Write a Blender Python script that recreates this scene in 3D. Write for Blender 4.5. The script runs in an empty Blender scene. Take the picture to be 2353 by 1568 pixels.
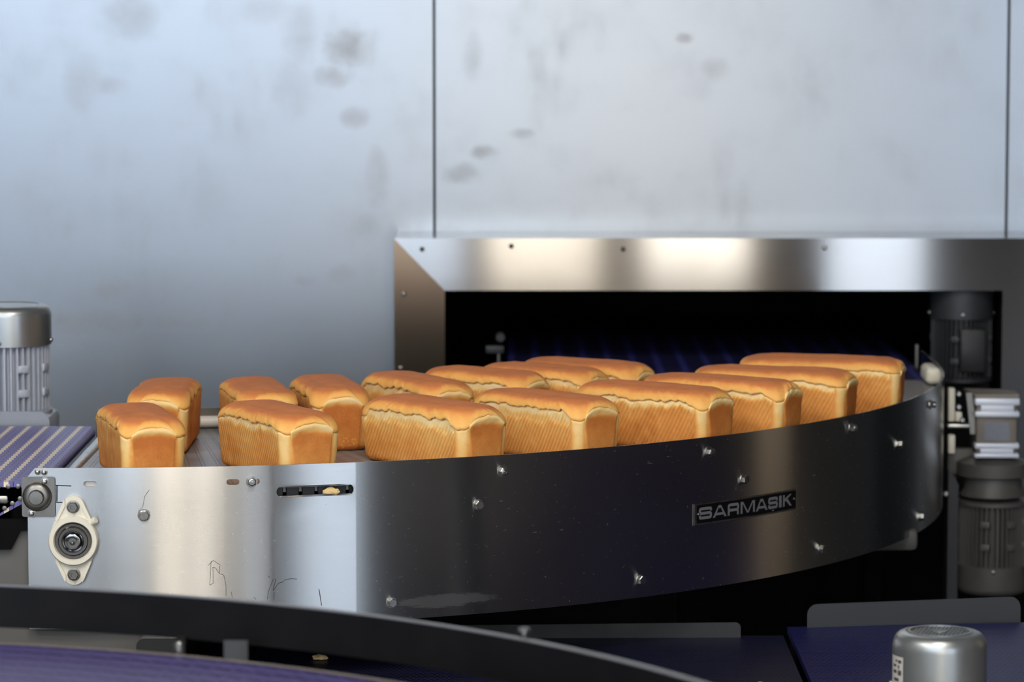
import bpy, bmesh, math, random
from mathutils import Vector, Matrix, noise
PI = math.pi
scn = bpy.context.scene
col = scn.collection
sin, cos = math.sin, math.cos

# ------------------------------------------------------------------ camera geometry (metres)
FPX, PITCH, ZC = 8000.0, 0.0979, 1.8
CX, CY, RO = -0.7656, 7.620, 1.7023          # centre and outer radius of the curved conveyor
cP, sP = cos(PITCH), sin(PITCH)
def ray(px, py):
    x = (px - 1176.5) / FPX; y = (784 - py) / FPX
    return Vector((x, cP + sP * y, -sP + cP * y))
def at(px, py, Y):                            # the point of the place seen at a pixel, at depth Y
    d = ray(px, py); return d * (Y / d.y) + Vector((0, 0, ZC))
def onz(px, py, z):                           # ... at height z
    d = ray(px, py); return d * ((z - ZC) / d.z) + Vector((0, 0, ZC))
def cyl(s, z, off=0.0):                       # point on the curved side panel: arc length s, height z
    a = s / RO; r = RO + off
    return Vector((CX + r * sin(a), CY - r * cos(a), z))

# ------------------------------------------------------------------ materials
def lin(c):
    return tuple(((v / 255) / 12.92 if v / 255 <= .04045 else ((v / 255 + .055) / 1.055) ** 2.4) for v in c) + (1,)
class NT:
    def __init__(s, name):
        s.m = bpy.data.materials.new(name); s.m.use_nodes = True
        s.t = s.m.node_tree; s.b = s.t.nodes['Principled BSDF']; s.L = s.t.links
    def n(s, typ, **kw):
        nd = s.t.nodes.new(typ)
        for k, v in kw.items():
            if k.startswith('i_'): nd.inputs[k[2:].replace('_', ' ')].default_value = v
            else: setattr(nd, k, v)
        return nd
    def link(s, a, b): s.L.new(a, b)
    def math(s, op, a, b=None, c=None, clamp=False):
        nd = s.t.nodes.new('ShaderNodeMath'); nd.operation = op; nd.use_clamp = clamp
        for i, v in enumerate((a, b, c)):
            if v is None: continue
            if hasattr(v, 'links'): s.L.new(v, nd.inputs[i])
            else: nd.inputs[i].default_value = v
        return nd.outputs[0]
    def mix(s, f, a, b):
        nd = s.t.nodes.new('ShaderNodeMix'); nd.data_type = 'RGBA'
        for idx, v in ((0, f), (6, a), (7, b)):
            if hasattr(v, 'links'): s.L.new(v, nd.inputs[idx])
            else: nd.inputs[idx].default_value = v
        return nd.outputs[2]
    def coord(s, kind='Object'): return s.t.nodes.new('ShaderNodeTexCoord').outputs[kind]
    def noise(s, vec, scale, detail=3, rough=.5, sc=None):
        if sc:
            mp = s.t.nodes.new('ShaderNodeMapping'); mp.inputs['Scale'].default_value = sc
            s.L.new(vec, mp.inputs['Vector']); vec = mp.outputs[0]
        nd = s.t.nodes.new('ShaderNodeTexNoise'); s.L.new(vec, nd.inputs['Vector'])
        nd.inputs['Scale'].default_value = scale; nd.inputs['Detail'].default_value = detail
        nd.inputs['Roughness'].default_value = rough
        return nd.outputs['Fac']
    def ramp(s, f, stops):
        nd = s.t.nodes.new('ShaderNodeValToRGB'); e = nd.color_ramp.elements
        while len(e) < len(stops): e.new(.5)
        for el, (p, c) in zip(e, stops): el.position = p; el.color = c if len(c) == 4 else c + (1,)
        s.L.new(f, nd.inputs[0]); return nd.outputs[0]
    def rng(s, f, a, b, c, d):
        nd = s.t.nodes.new('ShaderNodeMapRange'); s.L.new(f, nd.inputs[0])
        for i, v in enumerate((a, b, c, d)): nd.inputs[i + 1].default_value = v
        return nd.outputs[0]
    def set(s, key, v):
        if hasattr(v, 'links'): s.L.new(v, s.b.inputs[key])
        else: s.b.inputs[key].default_value = v
    def bump(s, h, strength, dist=.002, prev=None):
        nd = s.t.nodes.new('ShaderNodeBump'); nd.inputs['Strength'].default_value = strength
        nd.inputs['Distance'].default_value = dist; s.L.new(h, nd.inputs['Height'])
        if prev: s.L.new(prev, nd.inputs['Normal'])
        return nd.outputs[0]
    def tangent(s, v):
        nd = s.t.nodes.new('ShaderNodeCombineXYZ')
        for i in range(3): nd.inputs[i].default_value = v[i]
        s.L.new(nd.outputs[0], s.b.inputs['Tangent'])

def plain(name, c, rough=.5, metal=0., var=.12, scale=30, spec=.5):
    t = NT(name); co = t.coord()
    f = t.noise(co, scale, 4, .6)
    a = lin(c); d = tuple(v * (1 - var * 2) for v in a[:3]) + (1,)
    t.set('Base Color', t.mix(f, d, a)); t.set('Roughness', t.rng(f, .3, .7, rough * .85, min(1, rough * 1.15)))
    t.set('Metallic', metal); t.set('Specular IOR Level', spec)
    return t.m
def brushed(name, c, rough, aniso, tang, grain, marks=False, var=.05):
    t = NT(name); co = t.coord()
    g = t.noise(co, 1, 3, .6, grain)
    big = t.noise(co, 7, 4, .6)
    a = lin(c); d = tuple(v * (1 - var) for v in a[:3]) + (1,)
    base = t.mix(big, d, a)
    r = t.rng(g, .3, .7, rough * .95, rough * 1.05)
    t.set('Metallic', 1.); t.set('Anisotropic', aniso); t.tangent(tang)
    if marks:
        # fine pale scratches and a chalky smear, worn into the sheet
        sc = t.noise(co, 1, 2, .5, (45, 45, 260)); sc2 = t.noise(co, 9, 2, .5)
        k = t.math('MULTIPLY', t.rng(sc, .72, .76, 0, 1), t.rng(sc2, .5, .6, 0, 1), clamp=True)
        sp = t.noise(co, 190, 1, .5); k2 = t.rng(sp, .76, .79, 0, 1)
        k = t.math('MULTIPLY', t.math('MAXIMUM', k, k2), .11)
        sep = t.n('ShaderNodeSeparateXYZ'); t.link(co, sep.inputs[0])
        ang = t.math('ARCTAN2', sep.outputs[0], t.math('MULTIPLY', sep.outputs[1], -1))
        s_ = t.math('MULTIPLY', ang, RO)
        ux = t.math('DIVIDE', t.math('SUBTRACT', s_, .665), .125)
        uz = t.math('DIVIDE', t.math('SUBTRACT', sep.outputs[2], .748), .016)
        dd = t.math('ADD', t.math('MULTIPLY', ux, ux), t.math('MULTIPLY', uz, uz))
        sm = t.noise(co, 1, 4, .7, (25, 25, 160))
        m3 = t.math('MULTIPLY', t.rng(t.math('ADD', dd, t.math('MULTIPLY', sm, 1.3)), .9, 1.3, 1, 0), .075)
        k = t.math('MAXIMUM', k, m3)
        t.set('Metallic', t.math('SUBTRACT', 1, k)); base = t.mix(k, base, lin((205, 205, 205)))
        r = t.math('ADD', r, t.math('MULTIPLY', k, .4))
    t.set('Base Color', base); t.set('Roughness', r)
    t.set('Normal', t.bump(g, .015, .0002))
    return t.m
M = {}
M['panel'] = brushed('brushed_panel_steel', (184, 184, 182), .26, 1., (0, 0, 1), (14, 14, 900), True)
M['hood_h'] = brushed('hood_steel_horizontal', (170, 170, 169), .125, 1., (0, 0, 1), (10, 10, 900))
M['hood_v'] = brushed('hood_steel_vertical', (180, 160, 138), .30, .95, (1, 0, 0), (900, 10, 10))
M['steel'] = plain('machined_steel', (168, 167, 164), .3, 1., .06, 90)
M['chrome'] = plain('polished_steel', (150, 150, 150), .14, 1., .05, 60)
M['steel_dull'] = plain('dull_steel', (138, 136, 132), .42, 1., .1, 50)
M['alu'] = plain('cast_aluminium_paint', (184, 189, 200), .45, .1, .08, 60)
M['cover'] = plain('sheet_metal_cover', (168, 172, 172), .36, .85, .06, 20)
M['dark_iron'] = plain('dark_grey_casting', (92, 90, 87), .55, .3, .12, 40)
M['shade_iron'] = plain('dark_shaded_iron', (52, 54, 57), .5, .3, .1, 40)  # tunnel shade put into the motor's colour; a stand shares it
M['rib'] = plain('pale_aluminium', (208, 214, 226), .4, .2, .05, 40)
M['black'] = plain('black_plastic', (24, 24, 25), .5, 0, .2, 30)
M['void'] = plain('black_and_shade_sheet', (14, 14, 15), .8, 0, .2, 20, .1)  # black parts, and shade put into the colour of undersides and legs
M['ivory'] = plain('ivory_plastic', (226, 220, 203), .38, 0, .04, 25)
M['white'] = plain('white_plastic', (224, 218, 210), .4, 0, .03, 20)
M['rail_dark'] = plain('black_guard_strip', (11, 11, 12), .5, 0, .15, 14, .22)
M['frame_grey'] = plain('grey_painted_sheet', (86, 84, 81), .55, .2, .06, 6)
M['low_dark'] = plain('shaded_dark_sheet', (44, 46, 48), .6, .1, .1, 16)  # low plate darkened to carry the conveyor's shade; a dark bracket shares it
M['low_plate'] = plain('shaded_guide_sheet', (72, 74, 77), .5, .5, .08, 16)  # guide sheet with the shade down there put into its colour
M['cap'] = plain('worn_rail_edge', (112, 114, 118), .4, .3, .1, 16)
M['plate'] = plain('grey_guide_sheet', (140, 142, 146), .4, .8, .08, 16)
M['ochre'] = plain('ochre_hose', (150, 96, 38), .6, 0, .1, 30)
M['ink'] = plain('black_marker_ink', (28, 26, 26), .7, 0, .1, 60)
M['crumb'] = plain('bread_crumb', (228, 198, 140), .9, 0, .12, 300, .2)
M['worn'] = plain('worn_edge_strip', (118, 110, 100), .6, 0, .1, 40)
M['gearbox'] = plain('gearbox_casting', (122, 114, 104), .5, .2, .1, 40)
M['label'] = plain('label_paper', (196, 192, 186), .6, 0, .04, 60)
M['print'] = plain('label_print', (70, 68, 66), .7, 0, .1, 60)
M['name_black'] = plain('nameplate_black', (5, 5, 6), .55, 0, .1, 60, .2)
M['name_grey'] = plain('nameplate_lettering', (120, 120, 123), .5, .3, .04, 60)
M['name_edge'] = plain('nameplate_edge', (176, 174, 170), .3, 1., .04, 60)
M['gear_plate'] = plain('gearbox_plate', (126, 130, 138), .5, .5, .2, 120)

def mat_wall():
    t = NT('oven_wall_sheet'); co = t.coord()
    base = lin((157, 163, 170))
    n1 = t.noise(co, 5, 5, .65); n2 = t.noise(co, 1, 4, .6, (30, 30, 9))
    m = t.math('MULTIPLY', t.rng(n1, .48, .85, 0, 1), t.rng(n2, .35, .75, 0, 1), clamp=True)
    stain = t.math('MULTIPLY', m, .34)
    # greasy smudges where hands and trolleys touch the sheet (x, z, radius x, radius z, strength)
    sep = t.n('ShaderNodeSeparateXYZ'); t.link(co, sep.inputs[0])
    nz = t.noise(co, 20, 6, .75)
    for px, py, rx, ry, k in ((795, 110, 45, 40, .8), (765, 175, 40, 22, .5), (815, 270, 30, 20, .5), (690, 80, 35, 60, .35),
                              (300, 35, 60, 50, .45), (190, 190, 40, 60, .35), (255, 195, 30, 20, .4), (1115, 350, 30, 14, .7),
                              (1060, 400, 40, 20, .6), (1200, 308, 26, 10, .5), (1085, 130, 20, 50, .35), (865, 410, 25, 60, .4), (670, 200, 40, 60, .3),
                              (260, 665, 40, 22, .5), (200, 740, 110, 26, .6), (400, 742, 60, 14, .35), (790, 630, 30, 18, .4), (700, 645, 20, 10, .4),
                              (1572, 88, 16, 10, .7), (1640, 160, 30, 22, .35), (840, 520, 40, 30, .35), (480, 460, 40, 60, .2), (600, 20, 50, 30, .3)):
        p = at(px, py, 8.19); sc = 8.2 / FPX
        ux = t.math('DIVIDE', t.math('SUBTRACT', sep.outputs[0], p.x), rx * sc)
        uz = t.math('DIVIDE', t.math('SUBTRACT', sep.outputs[2], p.z), ry * sc)
        dd = t.math('ADD', t.math('MULTIPLY', ux, ux), t.math('MULTIPLY', uz, uz))
        w = t.math('ADD', dd, t.math('MULTIPLY', t.math('SUBTRACT', nz, .5), 5.))
        stain = t.math('MAXIMUM', stain, t.math('MULTIPLY', t.rng(w, -1.0, 1.9, 1, 0), k * .55))
    t.set('Base Color', t.mix(stain, base, lin((120, 112, 104))))
    t.set('Metallic', t.math('MULTIPLY', t.math('SUBTRACT', 1, stain), .78)); t.set('Roughness', t.math('ADD', t.rng(n1, .2, .8, .28, .30), t.math('MULTIPLY', stain, .15)))
    return t.m
M['wall'] = mat_wall()

def polar(t, pitch_ref):
    co = t.coord(); sep = t.n('ShaderNodeSeparateXYZ'); t.link(co, sep.inputs[0])
    ang = t.math('ARCTAN2', sep.outputs[0], t.math('MULTIPLY', sep.outputs[1], -1))
    r = t.math('SQRT', t.math('ADD', t.math('MULTIPLY', sep.outputs[0], sep.outputs[0]), t.math('MULTIPLY', sep.outputs[1], sep.outputs[1])))
    return co, t.math('MULTIPLY', ang, pitch_ref), r
def band(t, f, c, w):                         # 1 where |f-c|<w
    return t.math('LESS_THAN', t.math('ABSOLUTE', t.math('SUBTRACT', f, c)), w)
def mat_curve_belt():
    t = NT('grey_belt_links'); co, a, r = polar(t, 1.55)
    fa = t.math('FRACT', t.math('DIVIDE', a, .031))
    b1 = t.math('MAXIMUM', band(t, fa, .30, .045), band(t, fa, .52, .045))
    dash = t.math('LESS_THAN', t.math('FRACT', t.math('DIVIDE', r, .0062)), .55)
    slot = t.math('MULTIPLY', b1, dash)
    fr = t.math('FRACT', t.math('DIVIDE', r, .042))
    seam = t.math('MULTIPLY', band(t, fr, .5, .02), .5)
    k = t.math('MAXIMUM', slot, seam)
    n = t.noise(co, 25, 3)
    t.set('Base Color', t.mix(k, t.mix(n, lin((118, 114, 112)), lin((142, 140, 140))), lin((32, 31, 31))))
    t.set('Roughness', .38); t.set('Normal', t.bump(t.math('SUBTRACT', 1, k), .5, .002)); return t.m
M['curve_belt'] = mat_curve_belt()
def mat_purple(name, c1, c2, pitch, stripe, dash=.0135, wcol=(222, 208, 184)):
    t = NT(name); co = t.coord(); sep = t.n('ShaderNodeSeparateXYZ'); t.link(co, sep.inputs[0])
    x, y = sep.outputs[0], sep.outputs[1]
    yy = t.math('DIVIDE', y, dash * 2); zig = t.math('MULTIPLY', t.math('FRACT', t.math('MULTIPLY', yy, 1.)), .10)
    xs = t.math('SUBTRACT', t.math('DIVIDE', x, pitch), .28)
    fx = t.math('FRACT', t.math('ADD', xs, zig))
    fx0 = t.math('FRACT', xs)
    white = t.math('LESS_THAN', fx, stripe)
    gap = t.math('LESS_THAN', t.math('FRACT', t.math('DIVIDE', y, dash)), .10)
    rows = t.math('MAXIMUM', band(t, fx0, .46, .035), band(t, fx0, .74, .035))
    d = t.math('MULTIPLY', rows, t.math('LESS_THAN', t.math('FRACT', t.math('ADD', yy, t.math('MULTIPLY', fx0, 1.6))), .42))
    d = t.math('MAXIMUM', d, t.math('MULTIPLY', white, gap))
    n = t.noise(co, 40, 3)
    base = t.mix(n, lin(c1), lin(c2))
    base = t.mix(white, base, lin(wcol)); base = t.mix(t.math('MULTIPLY', d, .85), base, lin((22, 20, 34)))
    t.set('Base Color', base); t.set('Roughness', .42)
    t.set('Normal', t.bump(t.math('ADD', t.math('MULTIPLY', white, .6), t.math('SUBTRACT', 1, d)), .5, .002)); return t.m
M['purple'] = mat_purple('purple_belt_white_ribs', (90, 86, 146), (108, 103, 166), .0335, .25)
M['tunnel_purple'] = mat_purple('shaded_purple_belt_ribs', (22, 22, 56), (28, 28, 66), .0565, .26, .02, (46, 48, 112))  # purple belt with the tunnel's shade put into its colours
M['purple_edge'] = plain('purple_belt_edge', (46, 42, 96), .5, 0, .1, 60)
def mat_mesh_belt(name, c1, hole, pitch):
    t = NT(name); co = t.coord(); sep = t.n('ShaderNodeSeparateXYZ'); t.link(co, sep.inputs[0])
    iy = t.math('DIVIDE', sep.outputs[1], pitch * 1.3); off = t.math('MULTIPLY', t.math('FLOOR', iy), .5)
    fx = t.math('FRACT', t.math('ADD', t.math('DIVIDE', sep.outputs[0], pitch), off)); fy = t.math('FRACT', iy)
    h = t.math('MULTIPLY', band(t, fx, .5, .30), band(t, fy, .5, .28))
    n = t.noise(co, 30, 3)
    t.set('Base Color', t.mix(h, t.mix(n, lin(c1), lin(tuple(min(255, v * 1.2) for v in c1))), lin(hole)))
    t.set('Roughness', .4); t.set('Normal', t.bump(t.math('SUBTRACT', 1, h), .6, .003)); return t.m
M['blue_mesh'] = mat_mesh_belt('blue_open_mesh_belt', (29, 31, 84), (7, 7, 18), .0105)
M['dark_mesh'] = mat_mesh_belt('shaded_blue_mesh_belt', (22, 24, 50), (5, 5, 10), .0105)  # darker copy of the blue mesh, with the conveyor's shade in it
def mat_fore():
    t = NT('purple_curve_belt'); co, a, r = polar(t, 1.4)
    fr = t.math('DIVIDE', r, .042); row = t.math('FLOOR', fr)
    fa = t.math('FRACT', t.math('ADD', t.math('DIVIDE', a, .034), t.math('MULTIPLY', row, .5)))
    f = t.math('FRACT', fr)
    gap = t.math('MULTIPLY', band(t, f, .5, .11), t.math('LESS_THAN', fa, .72))
    soft = t.math('MULTIPLY', band(t, fa, .86, .1), .35)
    k = t.math('MAXIMUM', gap, soft); n = t.noise(co, 30, 3)
    t.set('Base Color', t.mix(k, t.mix(n, lin((64, 58, 104)), lin((80, 73, 124))), lin((20, 18, 50))))
    t.set('Roughness', .45); t.set('Normal', t.bump(t.math('SUBTRACT', 1, k), .6, .004)); return t.m
M['fore_belt'] = mat_fore()

def mat_bread(name, stops, ribbed):
    t = NT(name); co = t.coord()
    tone = t.n('ShaderNodeAttribute', attribute_name='tone').outputs['Fac']
    rnd = t.t.nodes.new('ShaderNodeObjectInfo').outputs['Random']
    n1 = t.noise(co, 38, 5, .65); n2 = t.noise(co, 420, 2, .6)
    v = t.math('ADD', tone, t.math('MULTIPLY', t.math('SUBTRACT', n1, .5), .42))
    v = t.math('ADD', v, t.math('MULTIPLY', t.math('SUBTRACT', n2, .5), .16))
    nb = None
    if ribbed:
        rib = t.n('ShaderNodeAttribute', attribute_name='rib').outputs['Fac']
        dp = t.n('ShaderNodeVectorMath', operation='DOT_PRODUCT'); t.link(co, dp.inputs[0]); dp.inputs[1].default_value = (.87, 0, -.49)
        ph = t.math('ADD', t.math('MULTIPLY', dp.outputs['Value'], 2 * PI / .0074), t.math('MULTIPLY', n1, 1.6))
        w = t.math('MULTIPLY', t.math('SINE', ph), rib)
        v = t.math('ADD', v, t.math('MULTIPLY', w, -.085))
        nb = t.bump(w, .55, .0012)
        # baked blisters low on the ends
        pit = t.n('ShaderNodeAttribute', attribute_name='pit').outputs['Fac']
        vo = t.n('ShaderNodeTexVoronoi', i_Scale=150.); t.link(co, vo.inputs['Vector'])
        pv = t.math('MULTIPLY', t.rng(vo.outputs['Distance'], .1, .5, 1, 0), pit)
        v = t.math('ADD', v, t.math('MULTIPLY', pv, -.22)); nb = t.bump(pv, .5, .0015, nb)
    c = t.ramp(v, [(p, lin(q)) for p, q in stops])
    t.set('Base Color', c); t.set('Roughness', .66 if ribbed else .6); t.set('Specular IOR Level', .22)
    t.set('Subsurface Weight', .06); t.set('Subsurface Radius', (.006, .003, .0012)); t.set('Subsurface Scale', .6)
    b2 = t.bump(n2, .22, .0008, nb); t.set('Normal', t.bump(n1, .22, .002, b2)); return t.m
M['loaf'] = mat_bread('loaf_sides', [(0, (240, 216, 164)), (.2, (240, 209, 148)), (.45, (233, 184, 108)), (.7, (221, 150, 76)), (1, (186, 108, 48))], True)
M['crust'] = mat_bread('loaf_top_crust', [(0, (248, 216, 148)), (.3, (240, 182, 100)), (.6, (228, 154, 82)), (.85, (209, 130, 78)), (1, (198, 118, 68))], False)

# ------------------------------------------------------------------ mesh helpers
def bx(bm, lo, hi, bev=0, seg=2, mat=None):
    lo, hi = Vector(lo), Vector(hi)
    r = bmesh.ops.create_cube(bm, size=1)
    vs = r['verts']; c = (lo + hi) / 2; d = hi - lo
    for v in vs: v.co = Vector((v.co.x * d.x, v.co.y * d.y, v.co.z * d.z)) + c
    if bev:
        es = list({e for v in vs for e in v.link_edges})
        vs = list({v for f in bmesh.ops.bevel(bm, geom=es, offset=bev, segments=seg, affect='EDGES', profile=.5)['faces'] for v in f.verts} | {v for v in vs if v.is_valid})
    if mat:
        for v in vs: v.co = mat @ v.co
    return vs
def frame(axis):
    z = Vector(axis).normalized(); x = z.orthogonal().normalized()
    if abs(z.z) < .9: x = Vector((0, 0, 1)).cross(z).normalized()
    return x, z.cross(x), z
def lathe(bm, o, axis, prof, n=32, cap=True, rot=0):
    x, y, z = frame(axis); o = Vector(o); rings = []
    for r, h in prof:
        rings.append([bm.verts.new(o + (x * cos(2 * PI * i / n + rot) + y * sin(2 * PI * i / n + rot)) * r + z * h) for i in range(n)])
    for a, b in zip(rings, rings[1:]):
        for i in range(n): bm.faces.new((a[i], a[(i + 1) % n], b[(i + 1) % n], b[i]))
    if cap:
        for rg, f in ((rings[0], -1), (rings[-1], 1)): bm.faces.new(rg[::f])
def tube(bm, pts, r, n=14, cap=True):
    pts = [Vector(p) for p in pts]; rings = []
    for i, p in enumerate(pts):
        d = (pts[min(i + 1, len(pts) - 1)] - pts[max(i - 1, 0)]).normalized()
        x = d.cross(Vector((0, 0, 1))); x = (x if x.length > 1e-3 else Vector((1, 0, 0))).normalized(); y = d.cross(x)
        rings.append([bm.verts.new(p + (x * cos(2 * PI * k / n) + y * sin(2 * PI * k / n)) * r) for k in range(n)])
    for a, b in zip(rings, rings[1:]):
        for i in range(n): bm.faces.new((a[i], a[(i + 1) % n], b[(i + 1) % n], b[i]))
    if cap: bm.faces.new(rings[0][::-1]); bm.faces.new(rings[-1])
def prism(bm, poly, d):                      # polygon of points, thickened by vector d
    a = [bm.verts.new(Vector(p)) for p in poly]; b = [bm.verts.new(Vector(p) + Vector(d)) for p in poly]
    bm.faces.new(a[::-1]); bm.faces.new(b); n = len(a)
    for i in range(n): bm.faces.new((a[i], a[(i + 1) % n], b[(i + 1) % n], b[i]))
def rrect2(w, h, r, n=6, corners=(1, 1, 1, 1)):   # rounded rectangle outline from (0,0)
    out = []
    for k, (cx, cy, a0) in enumerate(((w - r, h - r, 0), (r, h - r, 90), (r, r, 180), (w - r, r, 270))):
        if corners[k]:
            for i in range(n + 1):
                a = math.radians(a0 + 90 * i / n); out.append((cx + r * cos(a), cy + r * sin(a)))
        else: out.append(((w, h), (0, h), (0, 0), (w, 0))[k])
    return out
def rootloc(p):
    while p.parent: p = p.parent
    return p.location
def obj(name, bm, m, parent=None, local=False, sharp=38):
    if parent and not local:
        o = rootloc(parent)
        for v in bm.verts: v.co -= o
    bmesh.ops.recalc_face_normals(bm, faces=bm.faces)
    me = bpy.data.meshes.new(name); bm.to_mesh(me); bm.free()
    for p in me.polygons: p.use_smooth = True
    me.set_sharp_from_angle(angle=math.radians(sharp))
    me.materials.append(m)
    o = bpy.data.objects.new(name, me); col.objects.link(o)
    if parent: o.parent = parent
    return o
def tag(o, label, cat, group=None):
    o['label'] = label; o['category'] = cat
    if group: o['group'] = group
    return o
def thing(name, loc, label, cat, group=None, rz=0):
    o = bpy.data.objects.new(name, None); col.objects.link(o); o.location = loc; o.rotation_euler = (0, 0, rz)
    o.empty_display_size = .1
    return tag(o, label, cat, group)
def struct(name, bm, m):
    o = obj(name, bm, m); o['kind'] = 'structure'; return o
def one(name, m, parent, fn, *a, **k):
    bm = bmesh.new(); fn(bm, *a, **k); return obj(name, bm, m, parent)
def ring_sector(bm, c, r0, r1, z0, z1, a0, a1, n, sg=1):
    vs = []
    for i in range(n + 1):
        a = a0 + (a1 - a0) * i / n
        vs.append([bm.verts.new((c[0] + r * sin(a), c[1] - r * cos(a) * sg, z)) for r, z in ((r0, z0), (r1, z0), (r1, z1), (r0, z1))])
    for p, q in zip(vs, vs[1:]):
        for k in range(4): bm.faces.new((p[k], p[(k + 1) % 4], q[(k + 1) % 4], q[k]))
    bm.faces.new(vs[0]); bm.faces.new(vs[-1][::-1])

# ------------------------------------------------------------------ loaves
def ntab(seed):
    o = Vector((seed * 17.3, seed * 5.1, seed * 9.7))
    return lambda x, y=0., z=0.: noise.noise(Vector((x, y, z)) + o)
NL, NS, NCR = 92, 36, 10
TAGS = []
for e in range(4):
    n = NS if e % 2 == 0 else NL
    TAGS += [('e', e, (i + .5) / n) for i in range(n)] + [('c', e, (i + .5) / NCR) for i in range(NCR)]
def rrp(tg, a, b, r):
    k, e, t = tg; r = min(r, a - 1e-4, b - 1e-4)
    if k == 'e':
        if e == 0: return a, (2 * t - 1) * (b - r)
        if e == 1: return (1 - 2 * t) * (a - r), b
        if e == 2: return -a, (1 - 2 * t) * (b - r)
        return (2 * t - 1) * (a - r), -b
    cx, cy = ((a - r, b - r), (-a + r, b - r), (-a + r, -b + r), (a - r, -b + r))[e]
    th = PI / 2 * (e + t)
    return cx + r * cos(th), cy + r * sin(th)
def sst(a, b, x):
    t = max(0., min(1., (x - a) / (b - a))); return t * t * (3 - 2 * t)
def loaf(loc, th, L, W, seed, label, group, ribs=1., brk=.074, H=.119, droop=1., tilt=0., dt=0., name='bread_loaf'):
    root = thing(name, (loc[0], loc[1], .9652), label, 'bread loaf', group, th)
    nz = ntab(seed); a, b = L / 2, W / 2; rc = .018; N = len(TAGS)
    K = 34; me_v = []; tone = []; rib = []; pit = []
    def cdist(x, y): return math.hypot(min(0, abs(x) - a + .0) if abs(x) < a else 0, min(0, abs(y) - b) if abs(y) < b else 0)
    ze = []; zb = []
    for tg in TAGS:
        x, y = rrp(tg, a, b, rc)
        dc = math.hypot(a - abs(x), b - abs(y)); ends = tg[0] == 'e' and tg[1] % 2 == 0
        q = 0 if not ends else 1 - (y / b) ** 2
        side = tg[1]
        u = x if not ends else y
        jg = .45 if ends else 1.
        z_e = .0965 + .0050 * jg * nz(u * 26, side * 3.1) + .0042 * jg * nz(u * 95, side * 2.3) + .0022 * jg * nz(u * 240, 4.4) + (.005 * q if ends else 0)
        cd = dc - .009
        z_e -= droop * .0135 * math.exp(-(max(cd, 0) / .015) ** 1.6) * (1 + .5 * nz(side * 3.3 + (1 if x > 0 else 5), y * 3))
        ze.append(z_e)
        z_b = brk + .009 * nz(u * 17, side * 7.7, 2.2) + .004 * nz(u * 120, side, 5.) + .0035 * round(2 * nz(u * 45, 9.9))
        if ends: z_b = .082
        zb.append(min(z_b, z_e - .004))
    bm = bmesh.new(); rows = []
    for k in range(K + 1):
        f = k / K
        row = []
        for i, tg in enumerate(TAGS):
            z = .010 * (1 - cos(f / .16 * PI / 2)) if f < .16 else .010 + (f - .16) / .84 * (ze[i] - .004)
            rb = .011
            ib = rb - math.sqrt(max(0, rb * rb - (rb - z) ** 2)) if z < rb else 0
            ends = tg[0] == 'e' and tg[1] % 2 == 0
            ins = ib + .0045 * (1 - z / .1)
            ins += .0022 * sst(zb[i] - .001, zb[i] + .003, z) if tg[0] == 'e' and not ends else 0
            ins += .013 * sst(ze[i] - .0035, ze[i] + .006, z) - (.0025 * sst(ze[i] - .014, ze[i] - .004, z) if ends else 0)
            x, y = rrp(tg, a - ins, b - ins, rc + .004 * (1 - z / .1))
            if ends: x += math.copysign(.004 * (1 - (y / b) ** 2) * (1 - abs(z - .045) / .07), x)
            w = Vector((nz(x * 9, y * 9, z * 9 + 3), nz(x * 9 + 7, y * 9, z * 9), 0)) * .0022 + Vector((nz(x * 45, y * 45, z * 45), nz(x * 45, y * 45 + 9, z * 45), 0)) * .0007
            if z < .001: w *= .3
            row.append(bm.verts.new((x + w.x + tilt * z, y + w.y, z)))
            dc = math.hypot(a - abs(x), b - abs(y)); m = nz(x * 60, y * 60, z * 60)
            wz = .009 * sst(.045, .098, z); wb = .004 * nz(z * 38, tg[1] * 5.1, 2. if x > 0 else 8.); cw = sst(.0015 + wz, .012 + wz, dc + .003 * m + wb)                    # pale split along the upright corners
            if ends:
                wb = .005 * nz(z * 34, 3. if y > 0 else 9., 4.); d = (max(0, abs(y + .002 * m) + wb) / (b - .001)) ** 3.2 + (max(0, z - .004) / (.088 + .005 * m)) ** 5
                tn = .22 + .44 * (1 - sst(.62, 1.12, d + .14 * m)) + .14 * sst(.1, .5, d) * (1 - sst(.55, .9, d)) + .10 * sst(.03, .06, z) * (1 - sst(.50, 1.10, d)) + .12 * (1 - sst(.1, .6, d))
                rb_ = 0; pt = sst(.045, .012, z)
            elif tg[0] == 'e':
                tn = .42 + .16 * (1 - sst(zb[i] - .002, zb[i] + .005, z)) + .12 * sst(.07, .02, z) - .32 * min(1, 1.2 * ribs + .3) * sst(ze[i] - .018, ze[i] - .006, z + .006 * m + .004 * nz(x * 24, 5.5)) + .16 * sst(zb[i] + .003, ze[i] - .002, z) * nz(x * 50, z * 50)
                tn = .24 + (tn - .24) * cw; rb_ = ribs * cw * (1 - .35 * sst(zb[i], zb[i] + .006, z)) * (1 - sst(ze[i] - .010, ze[i] - .004, z)) * (.75 + .4 * nz(x * 30, z * 30, 11.)); pt = sst(.03, .006, z) * .6
            else: tn, rb_, pt = .40 - .14 * sst(.04, .09, z) + .32 * sst(.10 + .25 * sst(.045, .098, z), .5, abs(tg[2] - .5)) + .06 * m + .2 * sst(.03, .0, z), 0, 0
            tn += .16 * sst(.018, .0, z) + .10 * nz(x * 14, y * 14, z * 14)
            tone.append(tn + dt * sst(.25, .5, tn)); rib.append(rb_); pit.append(pt)
        rows.append(row)
    for r0, r1 in zip(rows, rows[1:]):
        for i in range(N): bm.faces.new((r0[i], r0[(i + 1) % N], r1[(i + 1) % N], r1[i]))
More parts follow.
